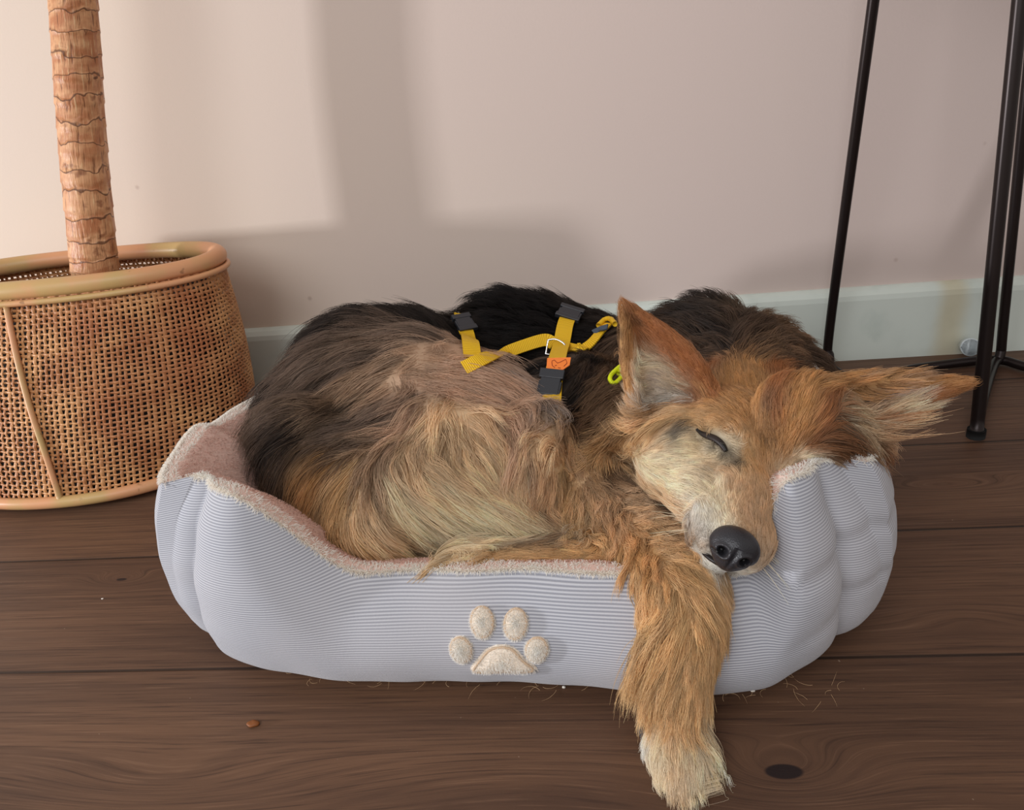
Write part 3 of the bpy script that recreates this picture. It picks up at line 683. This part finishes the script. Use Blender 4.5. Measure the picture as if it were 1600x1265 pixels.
_tr = FUR.n('ShaderNodeBsdfTranslucent', {'Color': a_}); _mx = FUR.n('ShaderNodeMixShader', {0: .32}); FUR.t.links.new(FUR.b.outputs[0], _mx.inputs[1]); FUR.t.links.new(_tr.outputs[0], _mx.inputs[2]); FUR.t.links.new(_mx.outputs[0], FUR.out.inputs[0])
FUR = FUR.m

vkd = KDTree(NVV)
for i, v in enumerate(V_): vkd.insert(v, i)
vkd.balance()
def sample(n, weight):
    tri = []; 
    for f_ in faces:
        tri.append((f_[0], f_[1], f_[2]))
        if len(f_) == 4: tri.append((f_[0], f_[2], f_[3]))
    tri = np.array(tri); a, b_, c_ = V_[tri[:, 0]], V_[tri[:, 1]], V_[tri[:, 2]]
    ar = np.linalg.norm(np.cross(b_-a, c_-a), axis=1)*weight[tri].mean(1); k = rng.choice(len(tri), n, p=ar/ar.sum())
    r1, r2 = rng.random((2, n)); q = np.sqrt(r1)
    P = a[k]*(1-q)[:, None]+b_[k]*(q*(1-r2))[:, None]+c_[k]*(q*r2)[:, None]
    return P, tri[k, 0]
NP = 9
# hidden undersides carry no hair; the head is denser
wv = np.where((Nn[:, 2] < -.75) & (V_[:, 2] < .12), .1, 1.0)*np.where(V_[:, 2] < .045, np.where(V_[:, 1] < .5, 1, .05), 1)
isH = np.array([REG[r] in ('head_fur', 'ear_fur') for r in range(len(REG))])[FR]
isL = np.array([REG[r] in ('foreleg_fur',) for r in range(len(REG))])[FR]
# no long hair in front of the closed eye
def grow(n_guides, n_hair, weight):
    G, gi = sample(n_guides, weight); pts = np.zeros((n_guides, NP, 3)); pts[:, 0] = G
    ln = FL[gi]*rng.uniform(.75, 1.2, n_guides); idx = gi.copy(); cur = G.copy()
    ph = rng.uniform(0, 2*PI, n_guides); wax = rng.normal(size=(n_guides, 3)); cu = FU[gi]; lf = FF[gi]
    dprev = None
    for k in range(1, NP):
        t_ = k/(NP-1); n_ = Nn[idx]; fd = FD[idx]
        side = np.cross(n_, fd); am = cu*np.where(cu > 1, .55, .35)
        d = fd+n_*(lf*1.5*(1-t_)**1.5)[:, None]+side*(am*np.sin(ph+t_*5.5*(.6+cu)))[:, None]+n_*(am*.6*np.cos(ph*1.7+t_*5.5*(.6+cu)))[:, None]*.6
        d[:, 2] -= .22*t_*(ln/.05)
        d += wax*.06*(1+cu)[:, None]
        if dprev is not None: d = d/np.linalg.norm(d, axis=1)[:, None]*.5+dprev*.5
        d /= np.linalg.norm(d, axis=1)[:, None]; dprev = d
        cur = cur+d*(ln/(NP-1))[:, None]
        for i in range(n_guides):
            co, j, ds = vkd.find(cur[i]); idx[i] = j
        h = ((cur-V_[idx])*Nn[idx]).sum(1); want = .0012+.10*ln*t_*lf*2
        near = np.linalg.norm(cur-V_[idx], axis=1) < .02
        push = np.where(near & (h < want), want-h, 0); cur = cur+Nn[idx]*push[:, None]
        cur[:, 2] = np.maximum(cur[:, 2], .003)
        pts[:, k] = cur
    gt = KDTree(n_guides)
    for i, v in enumerate(G): gt.insert(v, i)
    gt.balance()
    P, pi = sample(n_hair, weight); own = np.zeros(n_hair, int)
    rr_ = rng.random(n_hair)
    for i in range(n_hair):
        c3 = gt.find_n(P[i], 3); c3 = [c for c in c3 if Nn[gi[c[1]]]@Nn[pi[i]] > .2] or c3[:1]
        own[i] = c3[0 if rr_[i] < .7 else min(len(c3)-1, 1 if rr_[i] < .9 else 2)][1]
    t_ = np.linspace(0, 1, NP)[None, :, None]; sc = (rng.uniform(.7, 1.1, n_hair)*np.where(rng.random(n_hair) < .04, 1.25, 1))[:, None, None]
    rel = (pts[own]-G[own][:, None])*sc; offs = (P-G[own])[:, None]
    sc *= np.where(rng.random(n_hair) < .28, .5, 1)[:, None, None]
    cl = ((.62+.28*rng.random(n_hair))*np.interp(FL[pi], [.010, .03], [.45, 1]))[:, None, None]
    out = G[own][:, None]+rel+offs*(1-cl*t_**1.3)
    out += rng.normal(size=(n_hair, 1, 3))*(FL[pi]*.05)[:, None, None]*t_**1.5
    out[:, 0] -= Nn[pi]*.001
    gb = 1+(rng.uniform(.66, 1.2, n_guides)[own]*rng.uniform(.8, 1.16, n_hair)-1)*np.interp(FL[pi], [.010, .03], [.5, 1])
    mixc = rng.random(n_guides)[own][:, None]
    col = FC[pi]*gb[:, None]; col = col*(1-.12*mixc)+col.mean(1)[:, None]*.12*mixc
    return out, col, FR[pi], FL[pi]
def hair_object(name, pts, col, rad, mat, parent):
    n, k = pts.shape[:2]; hc = bpy.data.hair_curves.new(name); hc.add_curves([k]*n)
    hc.attributes['position'].data.foreach_set('vector', pts.astype(np.float32).ravel())
    ra = hc.attributes.get('radius') or hc.attributes.new('radius', 'FLOAT', 'POINT')
    tp_ = np.linspace(0, 1, k); prof = (1-.8*tp_**1.6); ra.data.foreach_set('value', (rad[:, None]*prof[None]).astype(np.float32).ravel())
    ca = hc.attributes.new('hair_color', 'FLOAT_COLOR', 'POINT')
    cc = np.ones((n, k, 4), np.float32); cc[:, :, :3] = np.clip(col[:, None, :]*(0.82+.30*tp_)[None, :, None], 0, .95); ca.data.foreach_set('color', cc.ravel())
    return link(name, hc, mat, parent, smooth=False)
STRAPS = []       # filled by the harness: points the hair keeps clear of

# ------------------------------------------------------------------ harness and collar, resting on the coat
YEL = NT('yellow_webbing'); tu, U, V = YEL.uv(); t, x, y, z = YEL.obj()
wv_ = YEL.mt('SINE', YEL.mt('MULTIPLY', U, 2*PI/.0022)); YEL.base(YEL.mix(YEL.ss(wv_, -.6, .6), srgb(214, 164, 20), srgb(250, 206, 44))); YEL.rough(.6); YEL.bump(wv_, .4, .0006); YEL = YEL.m
BPL = simple('black_buckle_plastic', srgb(44, 46, 52), .35, spec=.5)
CHROME = simple('chrome', (.8, .8, .8), .15, metal=1)
har = empty('dog_harness', at(868, 545, .9)); tag(har, 'yellow webbing harness with black buckles around the sleeping dog', 'harness')
def surf(px, py, off=.012):
    h, n_ = hit(px, py)
    if h is None: h = at(px, py, 1.0); n_ = -FWD
    n_ = nrm(n_*.8-FWD*.35)
    return h+n_*off, n_
def strap(pts, wid, off=.012, name='strap', n=36, mat=None, par=None, sink=(0, 0)):
    sp = spline(pts, n); Q = [surf(*q, off*(1-1.4*max(sink[0]*(1-k/(n*.28)), sink[1]*(1-(n-1-k)/(n*.28)), 0))) for k, q in enumerate(sp)]; P = np.array([q[0] for q in Q]); N_ = np.array([q[1] for q in Q])
    for _ in range(8): P[1:-1] = (P[:-2]+2*P[1:-1]+P[2:])/4; N_[1:-1] = (N_[:-2]+2*N_[1:-1]+N_[2:])/4
    T = np.gradient(P, axis=0); T /= np.linalg.norm(T, axis=1)[:, None]; S2 = np.cross(T, N_); S2 /= np.linalg.norm(S2, axis=1)[:, None]; N2 = np.cross(S2, T)
    N2 *= np.sign((N2*N_).sum(1))[:, None]
    w_ = wid/2; th = .0009
    rows = [[p-s_*w_-n_*th, p-s_*w_+n_*th, p+n_*th*1.3, p+s_*w_+n_*th, p+s_*w_-n_*th] for p, s_, n_ in zip(P, S2, N2)]
    b = MB(); b.grid(rows, cv=True); m0 = len(b.v)
    b.f.append((0, 1, 2, 3, 4)); b.f.append(tuple(m0-5+i for i in range(5))[::-1])
    me = b.mesh(); uvl = me.uv_layers.new(name='uv'); al_ = np.concatenate([[0], np.cumsum(np.linalg.norm(np.diff(P, axis=0), axis=1))])
    for pl in me.polygons:
        for li, vi in zip(pl.loop_indices, pl.vertices): uvl.data[li].uv = (al_[vi//5], (vi % 5)*.01)
    o = link(name, me, mat or YEL, par or har, smooth=False)
    STRAPS.extend((tuple(p), wid*.5) for k, p in enumerate(P) if k > n*.2*sink[0] and n-1-k > n*.2*sink[1]); return P, N2
def frame_at(px, py, ax, off):
    """centre, axes (x along ax in the picture, z away from the coat)"""
    p, n_ = surf(px, py, off); d = RT*ax[0]-UP*ax[1]; d = nrm(d-n_*(d@n_)); s_ = np.cross(n_, d)
    return p, Matrix((d, s_, n_)).transposed()
def buckle(px, py, ax, ln, wd, off=.016):
    p, M = frame_at(px, py, ax, off); b = MB()
    b.box(p, (ln*.24, wd*.42, .0028), M)
    b.box(p-np.array(M @ Vector((ln*.36, 0, 0))), (ln*.13, wd*.52, .0032), M); b.box(p+np.array(M @ Vector((ln*.36, 0, 0))), (ln*.13, wd*.52, .0032), M)
    for q in (-1, 1): b.box(p+np.array(M @ Vector((ln*.05, q*wd*.44, 0))), (ln*.20, wd*.05, .002), M)
    o = b.build('buckle', BPL, har, smooth=False, bevel=.0008)
    STRAPS.append((tuple(p), wd*.55)); return o
strap([(738, 560), (730, 540), (722, 520), (715, 500)], .020, .013, sink=(.6, 0))
strap([(725, 578), (775, 562), (820, 548), (850, 538), (868, 544)], .017, .015, sink=(.5, 0))
strap([(866, 542), (895, 552), (925, 550), (945, 530), (952, 518)], .014, .014)
strap([(893, 492), (884, 515), (878, 545), (872, 580), (866, 610), (857, 655)], .021, .013, sink=(0, .8))
buckle(722, 517, (.25, 1), .030, .026); buckle(889, 503, (-.35, 1), .026, .032); buckle(863, 612, (-.12, 1), .042, .027)
def planar(cx, cy, off, pts, d=0.0):
    p, n_ = surf(cx, cy, off); n_ = nrm(n_-FWD*.4); p = p+n_*(d+.005)
    return [CAM+ray(*q)*(((p-CAM)@n_)/(ray(*q)@n_)) for q in pts], n_
ring = planar(868, 541, .019, spline([(856, 531), (868, 530), (880, 536), (883, 543), (877, 551), (864, 554), (853, 553)], 26), .004)[0]
b = MB(); b.tube(np.array(ring), .0013, 10, closed=True); b.build('ring', CHROME, har)
ORG = simple('orange_patch', srgb(255, 140, 62), .6)
pq = [(855, 559), (892, 558), (890, 570), (880, 577), (858, 588), (853, 586)]
Q, n_ = planar(872, 570, .019, pq); b = MB(); k_ = len(Q)
b.v = [tuple(q) for q in Q]+[tuple(q-n_*.0012) for q in Q]; b.f = [tuple(range(k_)), tuple(range(k_, 2*k_))[::-1]]+[(i, (i+1) % k_, k_+(i+1) % k_, k_+i) for i in range(k_)]
lab = b.build('care_label', ORG, har, smooth=False)
b = MB()
for ln_ in ([(862, 564), (866, 562), (871, 567), (876, 565), (884, 561), (886, 567), (881, 572)], [(862, 565), (863, 571), (867, 574)], [(867, 571), (870, 570)], [(872, 574), (876, 575)], [(870, 577), (873, 578)]):
    b.tube(np.array(planar(872, 570, .019, ln_, .0004)[0]), .0003, 6)
link('line_drawing', b.mesh(), simple('dark_red_ink', srgb(130, 40, 40), .7), lab)
col_ = empty('dog_collar', at(950, 525, .9)); tag(col_, 'slate collar with yellow loop and neon tag half hidden under the ear', 'collar')
strap([(932, 533), (944, 529), (955, 526)], .009, .017, 'band', mat=simple('slate_webbing', srgb(72, 84, 100), .6), par=col_)
b = MB(); sq = spline([(938, 524), (944, 517), (954, 515), (962, 518), (966, 523)], 18); b.tube(np.array([surf(*q, .018)[0] for q in sq]), .0034, 10); b.build('loop', YEL, col_)
NEON = simple('neon_yellow_rubber', srgb(226, 240, 30), .4)
b = MB(); b.tube(np.array(planar(966, 582, .018, spline([(956, 597), (953, 591), (957, 583), (968, 573), (980, 565), (982, 571), (977, 581), (968, 592), (961, 598)], 40, closed=True))[0]), .0026, 10, closed=True)
b.tube(np.array(planar(966, 582, .018, [(966, 584), (972, 578), (979, 570)])[0]), [.0030, .0036, .003], 10); b.build('tag_loop', NEON, col_)

# ------------------------------------------------------------------ grow the coat, keeping clear of straps
tot = []
wH = wv*isH; wB = wv*(~isH)
P1, c1, r1_, l1 = grow(7500, 155000, wB*(1+1.0*isL)*(1+1.2*(V_[:, 1] < .66)))
P2, c2, r2_, l2 = grow(7500, 115000, wH*(1+1.2*(np.array([REG[r] == 'head_fur' for r in range(len(REG))])[FR])))
PA = np.concatenate([P1, P2]); CA = np.concatenate([c1, c2]); RA = np.concatenate([r1_, r2_]); LA = np.concatenate([l1, l2])
keep = np.ones(len(PA), bool)
sp_ = np.array([s_[0] for s_ in STRAPS]); sr_ = np.array([s_[1] for s_ in STRAPS])
cand = np.where((PA[:, 0, 2] > .08) & (np.abs(PA[:, 0]-sp_.mean(0)).max(1) < .2))[0]
for i0 in range(0, len(cand), 3000):
    ci = cand[i0:i0+3000]
    for kk in (0, 2, 4, 6, 8):
        Q = PA[ci, kk]; d = np.linalg.norm(Q[:, None]-sp_[None], axis=2); v_ = ((Q[:, None]-sp_[None])@(-FWD))
        bad = ((d < sr_[None]*1.15) & (v_ > -.004 if kk else v_ > -1)).any(1) & ((CA[ci].mean(1) < .12) | (rng.random(len(ci)) < .8))
        keep[ci[bad]] = False
def facesurf(x, y, off=0):
    """point of the face above local (x, y)"""
    o = hp(x, y, .06); h, n_, _, _ = BVH.ray_cast(Vector(o), Vector(-HU)); 
    if h is None: return hp(x, y, -.02), HU
    n_ = np.array(n_); return np.array(h)+n_*off, n_
# lids: no hair across the eye slit, none on the nose leather
for s_ in (-1, 1):
    for q in np.linspace(0, 1, 12):
        e = facesurf(s_*(.054-.030*q), -.012+.029*q)[0]
        for kk in (0, 4, 8): keep &= ~(np.linalg.norm(PA[:, kk]-e, axis=1) < (.0020+.0012*math.sin(PI*q))*S_)
keep &= np.linalg.norm(PA[:, 0]-hp(0, .104, -.030), axis=1) > .0155*S_
for ri, rn in enumerate(REG):
    k = keep & (RA == ri)
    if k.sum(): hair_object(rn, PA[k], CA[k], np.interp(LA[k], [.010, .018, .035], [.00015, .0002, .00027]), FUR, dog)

# nose leather, nostrils, lids, lip
LEA = NT('nose_leather'); t, x, y, z = LEA.obj(); f = LEA.n('ShaderNodeTexVoronoi', {'Vector': t, 'Scale': 900.0}).outputs[0]
LEA.base(LEA.mix(LEA.n('ShaderNodeAttribute', attribute_name='pit').outputs[2], srgb(40, 40, 45), srgb(6, 5, 5))); LEA.rough(.38); LEA.bump(f, .35, .0006); LEA.b.inputs['Specular IOR Level'].default_value = .5; LEA = LEA.m
NOSD = []; bm = bmesh.new(); bmesh.ops.create_uvsphere(bm, u_segments=128, v_segments=96, radius=1)
for v in bm.verts:
    x, y, z = v.co                     # x lateral, y forward, z dorsal
    wx = 1.0+.10*z-.22*max(0, -z)      # wide top, narrower lip
    X = .0190*x*wx; Y = .0135*y*(1+.15*z); Z = .0172*z
    Y += .002*math.exp(-(x/.5)**2)*max(0, y)
    Y -= .0018*math.exp(-(x/.10)**2)*max(0, y)*(z < .3)      # philtrum groove
    dk = 0.0
    for s_ in (-1, 1):                 # nostrils: a round pit running into a slit at the side
        dx = (x-s_*.46)/.17; dz = (z+.12)/.17; g_ = math.exp(-(dx*dx+dz*dz)**1.5) if y > 0 else 0
        dx2 = (x-s_*.74)/.24; dz2 = (z+.30+.10*(abs(x)-.74))/.075; g2 = math.exp(-dx2*dx2-dz2*dz2) if y > 0 else 0
        Y -= .0075*g_+.003*g2; dk = max(dk, g_, g2*.9)
        Y += .0014*math.exp(-((math.hypot(dx, dz)-1.6)/.5)**2) if y > 0 else 0
    NOSD.append(dk)
    v.co = Vector(hp(X, .101+Y*.90-Z*.43, -.027+Y*.43+Z*.90))
bmesh.ops.recalc_face_normals(bm, faces=bm.faces)
me = bpy.data.meshes.new('nose'); bm.to_mesh(me); bm.free(); ca = me.color_attributes.new('pit', 'FLOAT_COLOR', 'POINT'); ca.data.foreach_set('color', np.repeat(np.array(NOSD), 4)); link('nose', me, LEA, dog)
LID = simple('dark_eyelid', srgb(40, 32, 30), .45)
for s_ in (-1, 1):
    ex = spline([(s_*.052, -.010), (s_*.046, -.003), (s_*.038, .004), (s_*.030, .011), (s_*.026, .015)], 24)
    b = MB(); pts = np.array([facesurf(q[0], q[1], .0012)[0] for q in ex]); r_ = .0005+.0027*np.sin(np.linspace(.2, PI-.5, 24))
    for _ in range(60): pts[1:-1] = (pts[:-2]+2*pts[1:-1]+pts[2:])/4
    pts = pts+HU*.0002; LP = pts.copy()
    b.tube(pts, r_, 10); e_o = b.build('eyelid', LID, dog)
    b = MB(); b.tube(LP+HF*.0018*S_+HU*.0016*S_, .0009, 8); link('lash_line', b.mesh(), simple('black_lash', (.005, .005, .005), .3), e_o)
b = MB(); lp = [hp(x_, y_, z_) for x_, y_, z_ in ((-.021, .072, -.058), (-.016, .084, -.054), (-.009, .094, -.050), (0, .099, -.047), (.009, .094, -.050), (.018, .082, -.054))]
b.tube(spline(lp, 30), .0021, 10); b.build('lip', simple('dark_lip', srgb(30, 24, 24), .4), dog)
b = MB(); pp = [at(1004, 1120, .446), at(1008, 1140, .444), at(1017, 1162, .438), at(1024, 1180, .432)]; b.tube(spline(pp, 14), [.002, .0035, .005, .006, .0065, .0065, .006, .006, .0055, .005, .0045, .004, .003, .002], 12); b.build('paw_pad', simple('grey_paw_pad', srgb(74, 70, 70), .6, noise=.2, nscale=200), dog)
# whiskers
wp = []
for k in range(26):
    s_ = -1 if k % 2 else 1; x0 = s_*(.020+.004*random.random()); y0 = .055+.03*random.random(); z0 = -.045+.012*random.random(); L0 = random.uniform(.02, .045); dv = nrm(HR*s_*.9+HF*random.uniform(-.5, .4)-HU*random.uniform(-.2, .6))
    p0 = hp(x0, y0, z0); wp.append([p0+dv*L0*t_-HU*.006*t_*t_ for t_ in np.linspace(0, 1, NP)])
hair_object('whisker', np.array(wp), np.tile(C['cream'], (26, 1)), np.full(26, .00022), FUR, dog)

# ------------------------------------------------------------------ plush pile of the bed
def pile(name, P, Nr, ln, col, rad, parent, droop=.3):
    n = len(P); t_ = np.linspace(0, 1, 4)[None, :, None]; d = Nr+rng.normal(size=(n, 3))*.45; d /= np.linalg.norm(d, axis=1)[:, None]
    pts = P[:, None]+d[:, None]*t_*ln[:, None, None]; pts[:, :, 2] -= (t_[..., 0]**2)*ln[:, None]*droop
    return hair_object(name, pts, col*rng.uniform(.85, 1.12, n)[:, None], np.full(n, rad), FUR, parent)
Pp, Np_ = [], []
nI = 60000
ii = rng.random(nI)*NU; jj = 25*rng.random(nI)**1.6
i0 = ii.astype(int) % NU; i1 = (i0+1) % NU; j0 = np.minimum(jj.astype(int), 24); fi = (ii-ii.astype(int))[:, None]; fj = (jj-j0)[:, None]
A_, B_, C_, D_ = INNV[i0, j0], INNV[i1, j0], INNV[i0, j0+1], INNV[i1, j0+1]
Pp = (A_*(1-fi)+B_*fi)*(1-fj)+(C_*(1-fi)+D_*fi)*fj; Nq = np.cross(B_-A_, C_-A_); Nq /= np.linalg.norm(Nq, axis=1)[:, None]+1e-12; Nq *= np.where(Nq[:, 2:3] < 0, -1, 1)
edge = j0 < 2
colp = np.where(edge[:, None], C['white']*.95, np.array(srgb(226, 194, 182)))
pile('plush_pile', Pp, Nq, np.where(edge, .0055, .0035), colp, .00028, inn)
nE = 16000; ie = rng.random(nE)*NU; i0 = ie.astype(int) % NU; i1 = (i0+1) % NU; fi = (ie-ie.astype(int))[:, None]
Pe = INNV[i0, 0]*(1-fi)+INNV[i1, 0]*fi; Tn = INNV[i1, 0]-INNV[i0, 0]; Tn /= np.linalg.norm(Tn, axis=1)[:, None]; No = np.cross(Tn, [0, 0, 1.0])
Ne = No*rng.uniform(-.2, 1.0, nE)[:, None]+np.array([0, 0, .7]); pile('rim_fringe', Pe, Ne, np.full(nE, .0058), np.tile(np.array(srgb(252, 243, 232)), (nE, 1)), .0003, inn, .5)

for rw, o in PATCH:
    a_, b_, n = rw.shape[0], rw.shape[1], 1500; i_ = (rng.random(n)**.7*(a_-1.01)).astype(int); i_ = a_-2-i_; i_ = (rng.random(n)**1.5*(a_-1.01)).astype(int); j_ = rng.integers(0, b_, n); j2 = (j_+1) % b_; f1, f2 = rng.random((2, n, 1))
    P = (rw[i_, j_]*(1-f1)+rw[i_, j2]*f1)*(1-f2)+(rw[i_+1, j_]*(1-f1)+rw[i_+1, j2]*f1)*f2
    Nr = np.cross(rw[i_, j2]-rw[i_, j_], rw[i_+1, j_]-rw[i_, j_]); Nr /= np.linalg.norm(Nr, axis=1)[:, None]+1e-12; Nr *= np.where(Nr[:, 1:2] > 0, -1, 1)
    pile('pile', P, Nr, np.full(n, .0026), np.tile(np.array(srgb(253, 247, 238)), (n, 1)), .0002, o)

# ------------------------------------------------------------------ crumbs and loose hair on the floor
def crumb(px, py, r, mat, label, name='crumb', cat='crumb'):
    p = atz(px, py, r*.4); bm = bmesh.new(); bmesh.ops.create_icosphere(bm, subdivisions=3, radius=r)
    for v in bm.verts: v.co = Vector((v.co.x*1.25, v.co.y*.9, v.co.z*.5))*(1+.25*math.sin(v.co.x*3/r+px)*math.cos(v.co.y*2/r))+Vector(p)
    me = bpy.data.meshes.new(name); bm.to_mesh(me); bm.free(); tag(link(name, me, mat), label, cat)
WC = simple('white_crumb', srgb(235, 230, 220), .8)
crumb(1176, 1078, .0020, WC, 'white crumb on the floor just below the right end of the bed')
crumb(881, 1073, .0016, WC, 'small white crumb on the floor to the right of the paw motif')
crumb(160, 935, .0011, WC, 'tiny white crumb on the bare floor left of the bed')
crumb(395, 1130, .0042, simple('amber_kibble', srgb(128, 74, 34), .5), 'brown oval kibble crumb on the floor below the left of the bed')
lh = []
for k in range(70):
    px = rng.uniform(430, 920) if k < 45 else rng.uniform(1120, 1320); py = 1035+(px-430)*.035+rng.uniform(-4, 30) if k < 45 else rng.uniform(1040, 1100)
    p = atz(px, py, .0006); a = rng.uniform(0, 2*PI); cv = rng.uniform(-3, 3); L0 = rng.uniform(.008, .022); q = [p]
    for t_ in range(NP-1): q.append(q[-1]+np.array([math.cos(a+cv*t_/NP), math.sin(a+cv*t_/NP), rng.uniform(-.1, .14)])*L0/(NP-1))
    lh.append(q)
tag(hair_object('shed_hair', np.array(lh), np.tile(C['tan'], (70, 1)), np.full(70, .00018), FUR, None), 'fine shed dog hairs lying along the front of the bed', 'hair', kind='stuff')
